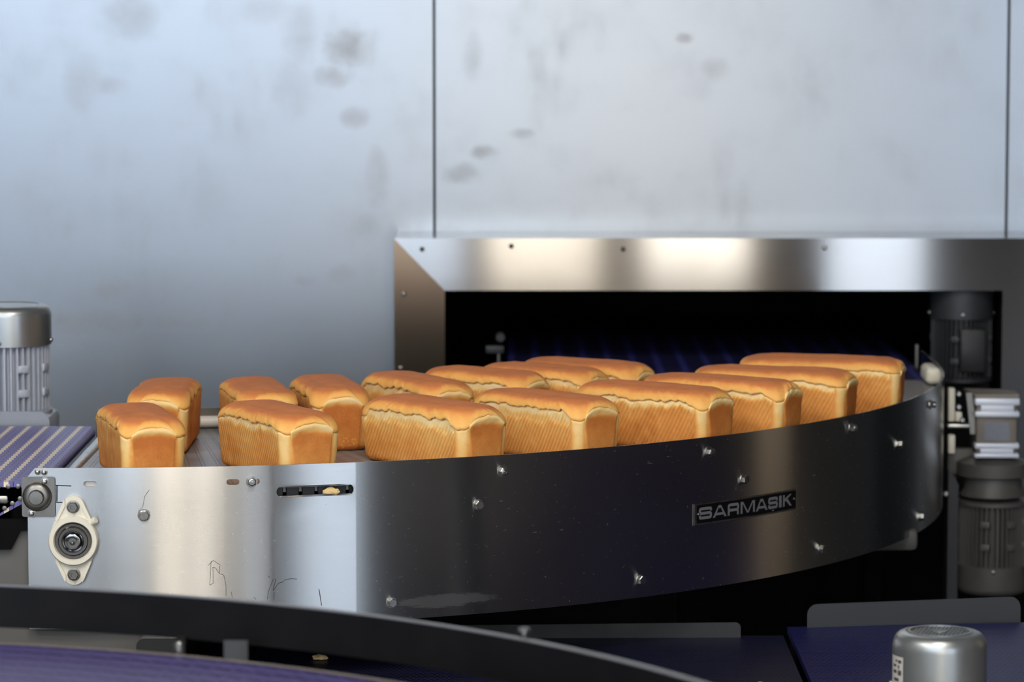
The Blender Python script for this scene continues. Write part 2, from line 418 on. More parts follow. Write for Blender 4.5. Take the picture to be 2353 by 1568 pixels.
    bm.faces.new(rows[0][::-1]); bm.faces.new(rows[-1])
    body = obj('loaf_body', bm, M['loaf'], root, True, 180)
    for nm, arr in (('tone', tone), ('rib', rib), ('pit', pit)):
        body.data.attributes.new(nm, 'FLOAT', 'POINT').data.foreach_set('value', arr)
    bm = bmesh.new(); rows = []; tone = []
    rings = [(-2, 0), (-1, 0)] + [(0, j / 15) for j in range(16)] + [(1, (j + 1) / 9) for j in range(9)]
    for kind, q in rings:
        row = []
        for i, tg in enumerate(TAGS):
            e = ze[i]; zt = H - .0035; ends = tg[0] == 'e' and tg[1] % 2 == 0
            ix_, iy_ = .034, .024
            if kind == -2: inx = iny = .014; z = e + .006
            elif kind == -1: inx = iny = .0016; z = e - .0008
            elif kind == 0:
                t = q * PI / 2; inx, iny = ix_ * (1 - cos(t)), iy_ * (1 - cos(t)); z = e + (zt - e) * sin(t) ** .9
                inx -= .0010 * (1 - q); iny -= .0010 * (1 - q)
            else:
                iny = iy_ + (b - .003 - iy_) * q; inx = ix_ + (b - .003 - iy_) * q; z = zt + .0035 * sst(0, 1, q)
            A, B = a - inx, b - iny
            x, y = rrp(tg, A, B, min((rc + .006) + .012 * (q if kind == 0 else 1 if kind == 1 else 0), .62 * B))
            s = .0013 * nz(x * 55, y * 55, 1.) * (1 if kind < 0 else (1 - q) ** 3) if kind <= 0 else 0
            w = nz(x * 10, y * 10, 6.) * .0020 + nz(x * 40, y * 40, 8.) * .0006
            if kind < 0 or (kind == 0 and q < .4): w *= .3
            nrm = Vector((x / a, y / b, 0)); row.append(bm.verts.new((x + s * nrm.x + tilt * z, y + s * nrm.y, z + w)))
            h = 0 if kind < 0 else (q if kind == 0 else 1)
            tn = .28 + .24 * sst(.05, .45, h) + .42 * sst(.32, .66, h + .12 * nz(x * 30, y * 30, 2.) + .05 * nz(x * 120, y * 120)) + .05 * nz(x * 14, y * 14, 7.)
            if kind < 0: tn = .2
            tone.append(tn)
        rows.append(row)
    for r0, r1 in zip(rows, rows[1:]):
        for i in range(N): bm.faces.new((r0[i], r0[(i + 1) % N], r1[(i + 1) % N], r1[i]))
    bm.faces.new(rows[-1])
    cr = obj('top_crust', bm, M['crust'], root, True, 180)
    cr.data.attributes.new('tone', 'FLOAT', 'POINT').data.foreach_set('value', tone)
    cr['label'] = 'browned domed top crust with torn lower edge'
    return root
OUT, INN = 'loaves in the outer row along the steel side panel', 'loaves in the inner row at the back of the belt'
LOAVES = [
 (-.6546, 6.0802, -1.2926, .2891, .1151, OUT, 0., .093, 1.0, 'smooth-sided golden loaf nearest the purple belt, in the front row above the bearing'),
 (-.4161, 6.1233, -1.0762, .290, .1154, OUT, .9, .088, .8, 'golden loaf with steep ribs and pale corner split, front row, second from left'),
 (-.1419, 6.2221, -.8492, .2923, .1164, OUT, 1., .074, 1.1, 'ribbed loaf with a ragged cream tear under its crust, third of the front row'),
 (.0610, 6.3435, -.8233, .2932, .1167, OUT, 1., .071, 1.2, 'ribbed loaf with wide torn cream band and brown end, fourth of the front row, mid-panel'),
 (.2655, 6.4799, -.6493, .3022, .1176, OUT, 1., .086, .9, 'deep golden ribbed loaf with overhanging crust, fifth of the front row, left of nameplate'),
 (.3998, 6.6185, -.5059, .3035, .117, OUT, 1., .082, 1., 'ribbed loaf standing behind the panel straight above the nameplate, narrow brown end showing'),
 (.5139, 6.7777, -.3606, .3129, .1166, OUT, 1., .084, .8, 'ribbed loaf second from the right end of the front row, thin dark end showing'),
 (.6264, 6.9955, -.2192, .3256, .1162, OUT, 1., .086, .5, 'rightmost loaf of all, ribbed side on, closest to the dark motor in the tunnel'),
 (-.652, 6.495, -PI / 2 - .004, .285, .115, INN, 0., .093, 1., 'smooth loaf at the left end of the back row, right side visible, nearest the motor'),
 (-.4782, 6.5029, -1.3449, .2889, .1113, INN, 0., .092, .9, 'loaf second in the back row with a wide pale split, beside the white tube'),
 (-.3456, 6.5446, -1.3485, .289, .1126, INN, 0., .092, 1.1, 'third loaf of the back row, brown blistered end visible between two front loaves'),
 (-.1827, 6.6312, -1.0344, .2815, .1094, INN, .8, .080, 1., 'fourth loaf of the back row, scalloped cream tear, just below the hood left upright'),
 (-.0540, 6.7540, -.665, .262, .1080, INN, .8, .080, 1., 'fifth loaf of the back row, brown dome and a little of its end showing'),
 (.0610, 6.8270, -.600, .262, .1080, INN, .8, .082, .9, 'sixth loaf of the back row, long brown dome right behind the middle front loaves'),
 (.1480, 6.9170, -.560, .275, .1100, INN, .8, .082, 1., 'back row loaf farthest to the right, standing just before the darkened tunnel belt'),
]
for i, (x, y, th, L, W, g, rb, bk, dr, lab) in enumerate(LOAVES):
    loaf((x, y), th, L, W, 3 + i * 1.37, lab, g, rb, bk, .120, dr, 0., (.10, .02, 0, .03, .13, .11, .11, .12, .09, .07, .11, .05, .06, .06, .06)[i])

# ------------------------------------------------------------------ curved conveyor
cc = thing('curved_conveyor', (CX, CY, 0), 'stainless steel curved conveyor carrying all the loaves, with black nameplate', 'conveyor')
ZT, ZB_ = 1.0, .7198
def side_panel():
    bm = bmesh.new(); t = .0015
    slots = [(.042 - .0112, .042 + .0112, .9672, .978), (.2863 - .0112, .2863 + .0112, .9672, .978), (.3216 - .0112, .3216 + .0112, .9672, .978), (.3615, .4973, .9432, .9632)]
    s1 = RO * PI / 2
    cs = {-.0655, -.052, s1}
    s = -.04
    while s < s1: cs.add(round(s, 4)); s += .0155
    for a, b, _, _ in slots:
        cs = {c for c in cs if not (a - .004 < c < b + .004)} | {a - .002, b + .002}
    cs = sorted(cs); zs = [ZB_, .735, .77, .81, .85, .90, .9432, .9632, .9672, .978, ZT]
    vd = {}
    def V(s, z):
        k = (round(s, 5), round(z, 5))
        if k not in vd:
            vd[k] = bm.verts.new(cyl(s, z - (.016 if s < -.06 and z > .99 else 0), t))
        return vd[k]
    for i in range(len(cs) - 1):
        for j in range(len(zs) - 1):
            c0, c1, z0, z1 = cs[i], cs[i + 1], zs[j], zs[j + 1]
            hit = [q for q in slots if abs(c0 - (q[0] - .002)) < 1e-6 and q[2] - 1e-6 <= z0 and z1 <= q[3] + 1e-6]
            if not hit:
                bm.faces.new((V(c0, z0), V(c1, z0), V(c1, z1), V(c0, z1)))
            else:
                a, b, lo, hi = hit[0]; r = (hi - lo) / 2 - .0004; zc = (lo + hi) / 2; n = 12
                inner = [bm.verts.new(cyl(b - r + r * sin(PI * k / n), zc - r * cos(PI * k / n), t)) for k in range(n + 1)]
                mid = 8
                top = [bm.verts.new(cyl((b - r) + (a - b + 2 * r) * k / mid, zc + r, t)) for k in range(1, mid)]
                inl = [bm.verts.new(cyl(a + r - r * sin(PI * k / n), zc + r * cos(PI * k / n), t)) for k in range(n + 1)]
                bot = [bm.verts.new(cyl((a + r) + (b - a - 2 * r) * k / mid, zc - r, t)) for k in range(1, mid)]
                h = n // 2
                BR, TR, TL, BL = V(c1, z0), V(c1, z1), V(c0, z1), V(c0, z0)
                for lst, o in ((inner[:h + 1], BR), (inner[h:], TR), (inl[:h + 1], TL), (inl[h:], BL)):
                    for p, q in zip(lst, lst[1:]): bm.faces.new((p, o, q))
                bm.faces.new((BR, TR, inner[h])); bm.faces.new((TL, BL, inl[h]))
                for lst, o1, o2 in (([inner[-1]] + top + [inl[0]], TR, TL), ([inl[-1]] + bot + [inner[0]], BL, BR)):
                    m = len(lst) // 2
                    for p, q in zip(lst[:m + 1], lst[1:m + 1]): bm.faces.new((p, o1, q))
                    bm.faces.new((lst[m], o1, o2))
                    for p, q in zip(lst[m:], lst[m + 1:]): bm.faces.new((p, o2, q))
    # straight run beyond the bend, into the tunnel
    x = CX + RO + t; prev = [V(cs[-1], z) for z in zs]
    for y in (7.7, 7.8, 7.93):
        cur = [bm.verts.new((x, y, z)) for z in zs]
        for j in range(len(zs) - 1): bm.faces.new((prev[j], cur[j], cur[j + 1], prev[j + 1]))
        prev = cur
    bmesh.ops.recalc_face_normals(bm, faces=bm.faces)
    f0 = max(bm.faces, key=lambda f: f.calc_center_median().y * -1)
    if f0.normal.y > 0: bmesh.ops.reverse_faces(bm, faces=bm.faces)
    bmesh.ops.solidify(bm, geom=bm.faces[:], thickness=.003)
    return bm
panel = obj('side_panel', side_panel(), M['panel'], cc, sharp=30)
def surf(s, z):                               # outward frame on the panel face
    a = s / RO; n = Vector((sin(a), -cos(a), 0)); return cyl(s, z, .0015), n
def hexbolt(bm, s, z, r=.0086, h=.0072):
    o, n = surf(s, z)
    lathe(bm, o, n, [(r * 1.14, 0), (r * 1.14, .0012), (r * 1.1, .0016)], 24)
    lathe(bm, o + n * .0016, n, [(r, 0), (r, h * .85), (r * .86, h), (r * .6, h)], 6, rot=s * 40)
def studnut(bm, s, z, r=.0078):
    o, n = surf(s, z)
    lathe(bm, o, n, [(r * 1.3, 0), (r * 1.3, .0014), (r * .9, .0015)], 24)
    lathe(bm, o + n * .0015, n, [(r, 0), (r, .006), (r * .86, .007)], 6, rot=s * 31)
    lathe(bm, o + n * .0085, n, [(r * .82, 0), (r * .8, .0022), (r * .6, .003), (r * .52, .003), (r * .5, .0016), (r * .3, .0016), (r * .28, .004), (.001, .0042)], 20)
for s, z in ((.7274, .9144), (.5649, .7504), (1.0654, .7518), (1.3235, .9134), (1.9162, .917), (1.568, .7528), (2.0745, .7498)):
    one('bolt', M['steel'], cc, hexbolt, s, z)
one('bolt', M['steel'], cc, hexbolt, .1336, .9178, .0096, .0065)
for s, z in ((.7748, .9711), (1.231, .973), (1.6806, .9755), (2.1554, .9705), (.3186, .9725)):
    one('nut', M['steel'], cc, studnut, s, z)
# belt, bed, inner guide
one('belt', M['curve_belt'], cc, ring_sector, (CX, CY), .885, RO - .018, .950, .965, -.004, PI / 2, 110)
one('belt_bed', M['void'], cc, ring_sector, (CX, CY), .90, RO - .05, .76, .944, 0, PI / 2, 60)
one('inner_guard', M['steel_dull'], cc, ring_sector, (CX, CY), .868, .871, .80, 1.004, -.03, PI / 2, 80)
bm = bmesh.new(); tube(bm, [(CX + .884 * sin(a), CY - .884 * cos(a), .9785) for a in [(-.03 + i * (PI / 2 + .03) / 60) for i in range(61)]], .0115)
obj('guide_tube', bm, M['white'], cc)['label'] = 'white plastic guide tube along the inner edge'
# edge links of the belt seen through the long slot
for k in range(11, 20):
    bm = bmesh.new(); a = k * .028 / RO
    o, n = cyl(k * .028, .9555, -.016), Vector((sin(a), -cos(a), 0))
    tx = Vector((cos(a), sin(a), 0)); mt = Matrix((tx, n, Vector((0, 0, 1)))).transposed().to_4x4(); mt.translation = o
    bx(bm, (-.011, -.004, -.012), (.011, .004, .009), .001, 1, mt); obj('belt_link', bm, M['black'], cc)
# roller at the transfer end
one('end_roller', M['steel'], cc, lambda bm: lathe(bm, (-.782, 5.935, .963), (0, 1, 0), [(.006, 0), (.006, .01), (.0105, .012), (.0105, .80), (.006, .802), (.006, .81)], 28))
one('bearing_block', M['steel_dull'], cc, lambda bm: bx(bm, (-.812, 6.745, .93), (-.752, 6.775, 1.002), .006))
one('support_strip', M['white'], cc, lambda bm: prism(bm, [cyl(s, z, -.006) for s, z in ((.02, .965), (.065, .965), (.065, .981), (.02, .981))], (0, .002, 0)))
# pieces at the right end
p = at(2142, 882, 7.60)
one('guide_block', M['ivory'], cc, lambda bm: bx(bm, (.898, 7.50, .968), (.932, 7.62, 1.004), .012, 4))
# under frame and legs
one('drip_tray', M['dark_iron'], cc, lambda bm: bx(bm, (.30, 6.95, .690), (.82, 7.55, .735), .012))
for x, y in ((-.60, 6.35), (.35, 6.95), (.80, 7.65), (-.55, 6.72)):
    one('leg', M['void'], cc, lambda bm: bx(bm, (x - .02, y - .02, 0), (x + .02, y + .02, .77), .004))
one('underside_shade_sheet', M['void'], cc, bx, (-.63, 6.44, .05), (.20, 6.45, .75))  # black sheet added in place of the shade beneath the curve
# flange bearing, with its bolts and insert
def bearing(bm):
    zc, sc, hh = .8763, .014, .0785; o, n = surf(sc, zc)
    tx = Vector((1, 0, 0)); up = Vector((0, 0, 1))
    pts = []
    R1, R2, d = .0425, .0185, .0585
    import math as mm
    al = mm.asin((R1 - R2) / d)
    def arc(cz, r, a0, a1, m=16):
        return [(r * cos(a0 + (a1 - a0) * i / m), cz + r * sin(a0 + (a1 - a0) * i / m)) for i in range(m + 1)]
    pts = arc(d, R2, al, PI - al) + arc(0, R1, PI - al, PI + al, 8) + arc(-d, R2, PI + al, 2 * PI - al) + arc(0, R1, -al, al, 8)
    prism(bm, [o + tx * x + up * z for x, z in pts], n * .011)
    # raised rims on the ears
    for sg in (1, -1):
        for sx in (1, -1):
            prism(bm, [o + n * .010 + tx * (sx * x) + up * (sg * z) for x, z in ((.0145, .072), (.0178, .066), (.031, .036), (.027, .034), (.0135, .060))], n * .0045)
    lathe(bm, o + n * .010, n, [(.0425, 0), (.0425, .009), (.0405, .0118), (.0335, .0118), (.0315, .006), (.0312, .002)], 48, False)
fb = one('flange_bearing', M['ivory'], cc, bearing); fb['label'] = 'ivory two-bolt flange bearing housing'
o, n = surf(.014, .8763)
one('bearing_insert', M['chrome'], fb, lambda bm: lathe(bm, o + n * .011, n, [(.0312, 0), (.031, .006), (.0295, .0085), (.026, .0085), (.0235, .013), (.0195, .013), (.0185, .0075), (.016, .0085), (.0135, .0165), (.012, .0172), (.0015, .0158), (.0012, .0120)], 48))
for dz in (.0585, -.0585):
    one('bolt', M['steel_dull'], fb, lambda bm: (lathe(bm, o + Vector((0, 0, dz)) + n * .011, n, [(.0112, 0), (.0112, .0015), (.0098, .002)], 28), lathe(bm, o + Vector((0, 0, dz)) + n * .013, n, [(.0092, 0), (.0092, .007), (.0078, .0082), (.0045, .0082), (.004, .006), (.001, .006)], 6)))
d = Vector((.75, -.35, .55)).normalized()
one('grease_nipple', M['ivory'], fb, lambda bm: lathe(bm, o + n * .012 + Vector((.026, 0, .027)), d, [(.0045, 0), (.0045, .010), (.0062, .011), (.0062, .017), (.005, .018)], 16))
# cap bracket at the panel's end
def cap_box(bm):
    x0, x1, z0, z1 = -.8398, -.7832, .9165, .9855
    prism(bm, [(x0 + x, 5.9135, z0 + z) for x, z in rrect2(x1 - x0, z1 - z0, .004)], (0, -.0035, 0))
    for a, b in ((x0, x0 + .002), (x1 - .002, x1)): bx(bm, (a, 5.9105, z0 + .003), (b, 5.917, z1 - .003))
cb = one('roller_bracket', M['steel_dull'], cc, cap_box)
one('shaft_cap', M['steel_dull'], cb, lambda bm: lathe(bm, (-.8135, 5.910, .9515), (0, -1, 0), [(.0255, 0), (.0245, .004), (.021, .0085), (.0165, .010), (.0135, .0105), (.0125, .016), (.0115, .0175), (.001, .0178)], 40))
for x, z, r in ((-.800, .9781, .0052), (-.823, .923, .0052), (-.8125, .9940, .0045), (-.8015, .9932, .0045)):
    y = 5.910 if z < .99 else 5.917
    one('bolt', M['steel'], cb, lambda bm: (lathe(bm, (x, y, z), (0, -1, 0), [(r * 1.35, 0), (r * 1.35, .0012), (r * 1.1, .0013)], 20), lathe(bm, (x, y - .0013, z), (0, -1, 0), [(r, 0), (r, .005), (r * .7, .006), (r * .62, .0085), (r * .3, .009)], 6, rot=.3)))
# marker lines and pen scribbles on the sheet
def ink(bm, pts, w):
    P = [cyl(s, z, .0017) for s, z in pts]; S = [Vector((s, z)) for s, z in pts]
    for i in range(len(P) - 1):
        d = (S[i + 1] - S[i]); k = Vector((-d.y, d.x)); k = k.normalized() * w / 2
        bm.faces.new([bm.verts.new(cyl(q.x, q.y, .00175)) for q in (S[i] - k, S[i + 1] - k, S[i + 1] + k, S[i] + k)])
for l, w_ in (([(-.0165, .9702), (.010, .9690)], .0018), ([(-.0145, .9695), (-.0150, .9425)], .0022), ([(-.0165, .9410), (.006, .9398)], .0020)): one('marker_line', M['ink'], panel, ink, l, w_)
def pxs(px, py):                              # pixel on the panel -> (s, z)
    dd = ray(px, py); ox, oy = -CX, -CY; A = dd.x ** 2 + dd.y ** 2; B = 2 * (dd.x * ox + dd.y * oy); C_ = ox * ox + oy * oy - RO * RO
    t = (-B - math.sqrt(B * B - 4 * A * C_)) / 2 / A; q = dd * t
    return math.atan2(q.x - CX, -(q.y - CY)) * RO, q.z + ZC
SCR = [[(478, 1300), (490, 1288), (505, 1298), (504, 1318), (495, 1305), (488, 1304)], [(485, 1290), (482, 1345), (490, 1340), (489, 1305)], [(504, 1318), (514, 1322), (519, 1345), (519, 1370)],
       [(615, 1323), (620, 1328)], [(628, 1330), (617, 1358), (614, 1377)], [(634, 1330), (627, 1358), (640, 1340), (652, 1337)], [(630, 1361), (629, 1378)], [(733, 1354), (739, 1392)], [(652, 1334), (668, 1330), (682, 1331)],
       [(318, 1175), (328, 1165), (333, 1140), (343, 1126)], [(531, 1360), (534, 1375)], [(583, 1373), (588, 1378)]]
for l in SCR: one('pen_scribble', M['ink'], panel, lambda bm: ink(bm, [pxs(*p) for p in l], .0007))
# nameplate
PS0, PS1, PZ0, PZ1 = 1.192, 1.479, .8397, .8792
def plate_patch(bm, s0, s1, z0, z1, o0, o1, n=24):
    g = []
    for i in range(n + 1):
        s = s0 + (s1 - s0) * i / n
        g.append([bm.verts.new(cyl(s, z, off)) for z, off in ((z0, o0), (z1, o0), (z1, o1), (z0, o1))])
    for p, q in zip(g, g[1:]):
        for k in range(4): bm.faces.new((p[k], p[(k + 1) % 4], q[(k + 1) % 4], q[k]))
    bm.faces.new(g[0]); bm.faces.new(g[-1][::-1])
npl = one('nameplate', M['name_black'], cc, plate_patch, PS0, PS1, PZ0, PZ1, .0015, .0030)
npl['label'] = 'black nameplate with grey capitals and pale metal rim'
w = .0042
one('plate_rim', M['name_edge'], npl, lambda bm: [plate_patch(bm, *r_) for r_ in ((PS0, PS1, PZ0, PZ0 + .0028, .0029, .0036), (PS0, PS1, PZ1 - .0028, PZ1, .0029, .0036), (PS0, PS0 + .006, PZ0 + .0028, PZ1 - .0028, .0029, .0036, 2))])
for s, z in ((1.2035, .8595), (1.4735, .8605)):
    one('rivet', M['steel'], npl, lambda bm: lathe(bm, *((lambda q: (q[0] + q[1] * .0014, q[1]))(surf(s, z))), [(.0032, 0), (.003, .0012), (.0018, .0022), (.0005, .0025)], 16))
def strokes(path, t, rnd=.1):
    pts = [Vector(p) for p in path]; out = [pts[0]]
    for a, b, c in zip(pts, pts[1:], pts[2:]):
        r = min(rnd, (a - b).length / 2, (c - b).length / 2)
        if rnd == 0: out.append(b); continue
        p, q = b + (a - b).normalized() * r, b + (c - b).normalized() * r
        for i in range(6):
            u = i / 5; out.append(p * (1 - u) ** 2 + b * 2 * u * (1 - u) + q * u * u)
    out.append(pts[-1]); L, R_ = [], []
    for i, p in enumerate(out):
        d0 = (out[i] - out[i - 1]).normalized() if i else None; d1 = (out[i + 1] - out[i]).normalized() if i < len(out) - 1 else None
        d0 = d0 or d1; d1 = d1 or d0; k = Vector((-d0.y - d1.y, d0.x + d1.x)).normalized(); m = t / 2 / max(.4, k.dot(Vector((-d0.y, d0.x))))
        L.append(p + k * m); R_.append(p - k * m)
    return [(L[i], L[i + 1], R_[i + 1], R_[i]) for i in range(len(out) - 1)]
T = .235
def glyph(ch, W):
    h = T / 2; P = []
    q = lambda *p: P.append([Vector(v) for v in p])
    if ch in 'SC':
        P += strokes([(W - h, .66), (W - h, 1 - h), (h, 1 - h), (h, .5), (W - h, .5), (W - h, h), (h, h), (h, .34)], T, .16)
        if ch == 'C': q((W / 2 - .12, -.20), (W / 2 + .12, -.20), (W / 2 + .12, -.09), (W / 2 - .12, -.09))
    elif ch == 'A':
        m = W / 2; q((0, 0), (.27, 0), (m - .02, 1), (m - .16, 1)); q((W - .27, 0), (W, 0), (m + .16, 1), (m + .02, 1)); q((m - .16, 1), (m - .05, .72), (m + .05, .72), (m + .16, 1)); q((.22, .18), (W - .22, .18), (W - .28, .38), (.28, .38))
    elif ch == 'R':
        P += strokes([(h, 0), (h, 1 - h), (W - h, 1 - h), (W - h, .44), (h, .44)], T, .15); q((W - .34, .5), (W - .34 + .22, .4), (W - .02, .30), (W - .02, 0), (W - .26, 0), (W - .26, .28))
    elif ch == 'M':
        q((0, 0), (T, 0), (T, 1), (0, 1)); q((W - T, 0), (W, 0), (W, 1), (W - T, 1)); q((T * .6, 1), (T * 1.35, 1), (W / 2 + .1, 0.02), (W / 2 - .1, 0.02)); q((W - T * 1.35, 1), (W - T * .6, 1), (W / 2 + .1, .02), (W / 2 - .1, .02))
    elif ch == 'I': q((0, 0), (W, 0), (W, 1), (0, 1))
    elif ch == 'K': q((0, 0), (T, 0), (T, 1), (0, 1)); q((T, .40), (T, .68), (W - .30, 1), (W, 1)); q((W - .28, 0), (W + .02, 0), (T + .42, .62), (T + .12, .52))
    return P
def lettering(bm):
    hz, z0 = .0222, .8490
    for ch, a, b in (('S', 205, 450), ('A', 465, 735), ('R', 755, 980), ('M', 1012, 1305), ('A', 1325, 1575), ('C', 1590, 1800), ('I', 1830, 1888), ('K', 1920, 2118)):
        s0, s1 = (PS0 + (v - 115) / 2105 * (PS1 - PS0) for v in (a, b))
        W = (s1 - s0) / hz
        for poly in glyph(ch, W):
            bm.faces.new([bm.verts.new(cyl(s0 + p.x * hz, z0 + p.y * hz, .0032)) for p in poly])
one('lettering', M['name_grey'], npl, lettering)

def blob(bm, o, r, seed):
    bmesh.ops.create_icosphere(bm, subdivisions=3, radius=1)
    for v in bm.verts:
        k = 1 + .5 * noise.noise(v.co * 1.8 + Vector((seed, 0, 0))); v.co = Vector((v.co.x * r[0] * k, v.co.y * r[1] * k, v.co.z * r[2] * k)) + Vector(o)
def crumb(o, r, seed, label):
    bm = bmesh.new(); blob(bm, (0, 0, 0), r, seed); ob = obj('bread_crumb', bm, M['crumb']); ob.location = o
    tag(ob, label, 'bread crumb')
crumb(cyl(.458, .9500, -.004), (.013, .004, .0065), 4., 'torn cream bread crumb caught in the long slot of the steel panel')

# ------------------------------------------------------------------ purple belt conveyor at the left
lc = thing('flat_conveyor', (-1.15, 6.3, 0), 'flat conveyor with purple belt and white ribs, left of the curved conveyor', 'conveyor')
def wrap_belt(bm):
    top, th = .974, .009
    prof = [(-1.55, top), (-.822, top)] + [(-.822 + .013 * sin(a), top - .013 + .013 * cos(a)) for a in [PI * .75 * i / 8 for i in range(1, 9)]] + [(-.90, .905), (-1.55, .905)]
    inn = [(-1.55, top - th), (-.825, top - th), (-.823, top - th - .004), (-.905, .905 + th), (-1.55, .905 + th)]
    poly = prof + inn[::-1]
    a = [bm.verts.new((x, 5.930, z)) for x, z in poly]; b = [bm.verts.new((x, 6.715, z)) for x, z in poly]; n = len(a)
    for i in range(n): bm.faces.new((a[i], a[(i + 1) % n], b[(i + 1) % n], b[i]))
    for r in (a, b):
        f = bm.faces.new(r); bmesh.ops.triangulate(bm, faces=[f])
lb = one('belt', M['purple'], lc, wrap_belt)
for k in range(16): one('hinge_pin', M['steel_dull'], lb, lathe, (-.832 - k * .0167, 5.930, .9665), (0, -1, 0), [(.0042, 0), (.0042, .002), (.003, .0026), (.0006, .0026)], 12)
for k in range(7): one('hinge_pin', M['steel_dull'], lb, lathe, (-.832 - k * .0135, 5.930, .9535 - k * .0082), (0, -1, 0), [(.0042, 0), (.0042, .002), (.003, .0026), (.0006, .0026)], 12)
one('nose_bar', M['steel'], lc, lambda bm: bx(bm, (-1.2, 5.917, .938), (-.865, 5.927, .952), .003))
one('belt_bed', M['void'], lc, lambda bm: bx(bm, (-1.5, 5.93, .86), (-.93, 6.70, .905), .002))
one('bracket', M['void'], lc, lambda bm: prism(bm, [(x, 5.9215, z) for x, z in ((-1.2, .915), (-.86, .910), (-.80, .912), (-.80, .895), (-.845, .890), (-.862, .858), (-1.2, .855))], (0, .012, 0)))
one('frame_panel', M['frame_grey'], lc, bx, (-1.5, 5.935, .10), (-.640, 5.947, .90), .002)
for x, y in ((-1.46, 5.951), (-.72, 5.951), (-1.46, 6.6), (-1.0, 6.6)): one('leg', M['void'], lc, bx, (x, y, 0), (x + .04, y + .04, .74 if x > -.8 else .86))
gp = at(114, 985, 6.735)
one('guide_plate', M['plate'], lc, lambda bm: prism(bm, [(-1.5 + x, 6.735, .955 + z) for x, z in rrect2(gp.x + 1.5, at(60, 946, 6.735).z - .955, .022, 8, (1, 0, 0, 0))], (0, .004, 0)))

# ------------------------------------------------------------------ gear motors
def motor(root, o, r, hc, hb, up=1, m_body='alu', m_cover='cover', grille=False, nf=40):
    """fan-cooled motor on a vertical axis: o is the free end of the fan cover, the body runs the other way"""
    o = Vector(o); ax = Vector((0, 0, up))
    P = lambda h: o - ax * h
    c = one('fan_cover', M[m_cover], root, lambda bm: lathe(bm, P(hc), ax, [(r * .97, 0), (r, .001), (r, hc * .72)] + [(r - .2 * r * (1 - cos(t)), hc * .72 + hc * .24 * sin(t)) for t in [PI / 2 * i / 8 for i in range(1, 9)]] + [(r * .72, hc * .972), (r * .70, hc * .955), (r * .1, hc * .955)], 56))
    def body(bm):
        nn = nf * 4; a = []; b = []
        for i in range(nn):
            t = 2 * PI * i / nn; q = r * (.95 if i % 4 < 2 else .77)
            a.append(bm.verts.new(P(hc) + Vector((q * cos(t), q * sin(t), 0)))); b.append(bm.verts.new(P(hc + hb) + Vector((q * cos(t), q * sin(t), 0))))
        for i in range(nn): bm.faces.new((a[i], a[(i + 1) % nn], b[(i + 1) % nn], b[i]))
        bm.faces.new(a); bm.faces.new(b[::-1])
    bd = one('finned_body', M[m_body], root, body)
    for t in (-110, -62, -20, 160):
        for k in (.34, .72): one('mounting_lug', M[m_body], bd, lambda bm: bx(bm, (r * .82, -.011, -.008), (r * .99, .011, .008), .003, 2, Matrix.Translation(P(hc + hb * k)) @ Matrix.Rotation(math.radians(t), 4, 'Z')))
    for t in (-95, -5, 175):
        d = Vector((cos(math.radians(t)), sin(math.radians(t)), 0))
        one('screw', M['steel'], c, lambda bm: lathe(bm, P(hc * .88) + d * r * .99, d, [(.0045, 0), (.0045, .003), (.003, .005), (.001, .0055)], 14))
    one('end_flange', M[m_body], root, lambda bm: lathe(bm, P(hc + hb + .012), ax, [(r * .9, 0), (r * 1.0, .002), (r * 1.0, .010), (r * .9, .012)], 48))
    return c
gx = at(20, 700, 6.95)
m1 = thing('gear_motor', (gx.x, 6.95, 0), 'silver finned motor standing upright behind the purple belt at the far left', 'motor')
motor(m1, (gx.x, 6.95, 1.194), .0845, .083, .128)
one('gearbox', M['alu'], m1, lambda bm: bx(bm, (gx.x - .09, 6.87, .80), (gx.x + .09, 7.03, .975), .015))
one('stand', M['dark_iron'], m1, lambda bm: bx(bm, (gx.x - .07, 6.88, 0), (gx.x + .07, 7.02, .80), .005))
# hanging gear motor at the right
Yg = 7.48
def gz_(px, py): return at(px, py, Yg)
g0, g1 = gz_(2238, 1050), gz_(2342, 912)
m2 = thing('gear_motor', (gz_(2288, 1000).x, Yg, 0), 'dark grey motor hanging under a pale gearbox, at the right edge beside the curve', 'motor')
gc = (g0.x + g1.x) / 2
gb = one('gearbox', M['gearbox'], m2, lambda bm: bx(bm, (g0.x + .004, Yg, g0.z), (g1.x - .004, Yg + .11, g1.z), .004)); gb['label'] = 'square grey gearbox'
for za, zb2 in ((gz_(0, 958).z, gz_(0, 915).z), (gz_(0, 1052).z, gz_(0, 1018).z)):
    def rib_(bm, za=za, zb2=zb2):
        h = (zb2 - za)
        bx(bm, (g0.x, Yg - .012, za + h * .62), (g1.x, Yg + .02, zb2), .003)
        bx(bm, (g0.x + .012, Yg - .010, za + h * .25), (g1.x - .012, Yg + .02, za + h * .7), .002)
        bx(bm, (g0.x, Yg - .012, za), (g1.x, Yg + .02, za + h * .3), .003)
    one('clamp_rib', M['rib'], gb, rib_)['label'] = 'pale aluminium rib of the gearbox'
q0, q1 = gz_(2262, 1012), gz_(2320, 972)
one('rating_plate', M['gear_plate'], gb, lambda bm: bx(bm, (q0.x, Yg - .0015, q0.z), (q1.x, Yg + .001, q1.z)))
one('top_cover', M['gearbox'], gb, lambda bm: prism(bm, [(x, y, g1.z - .001) for x, y in ((g0.x, Yg), (g1.x, Yg), (g1.x, Yg + .07), (g1.x - .018, Yg + .10), (g0.x - .008, Yg + .12))], (0, 0, .006)))
fz = gz_(0, 1056).z
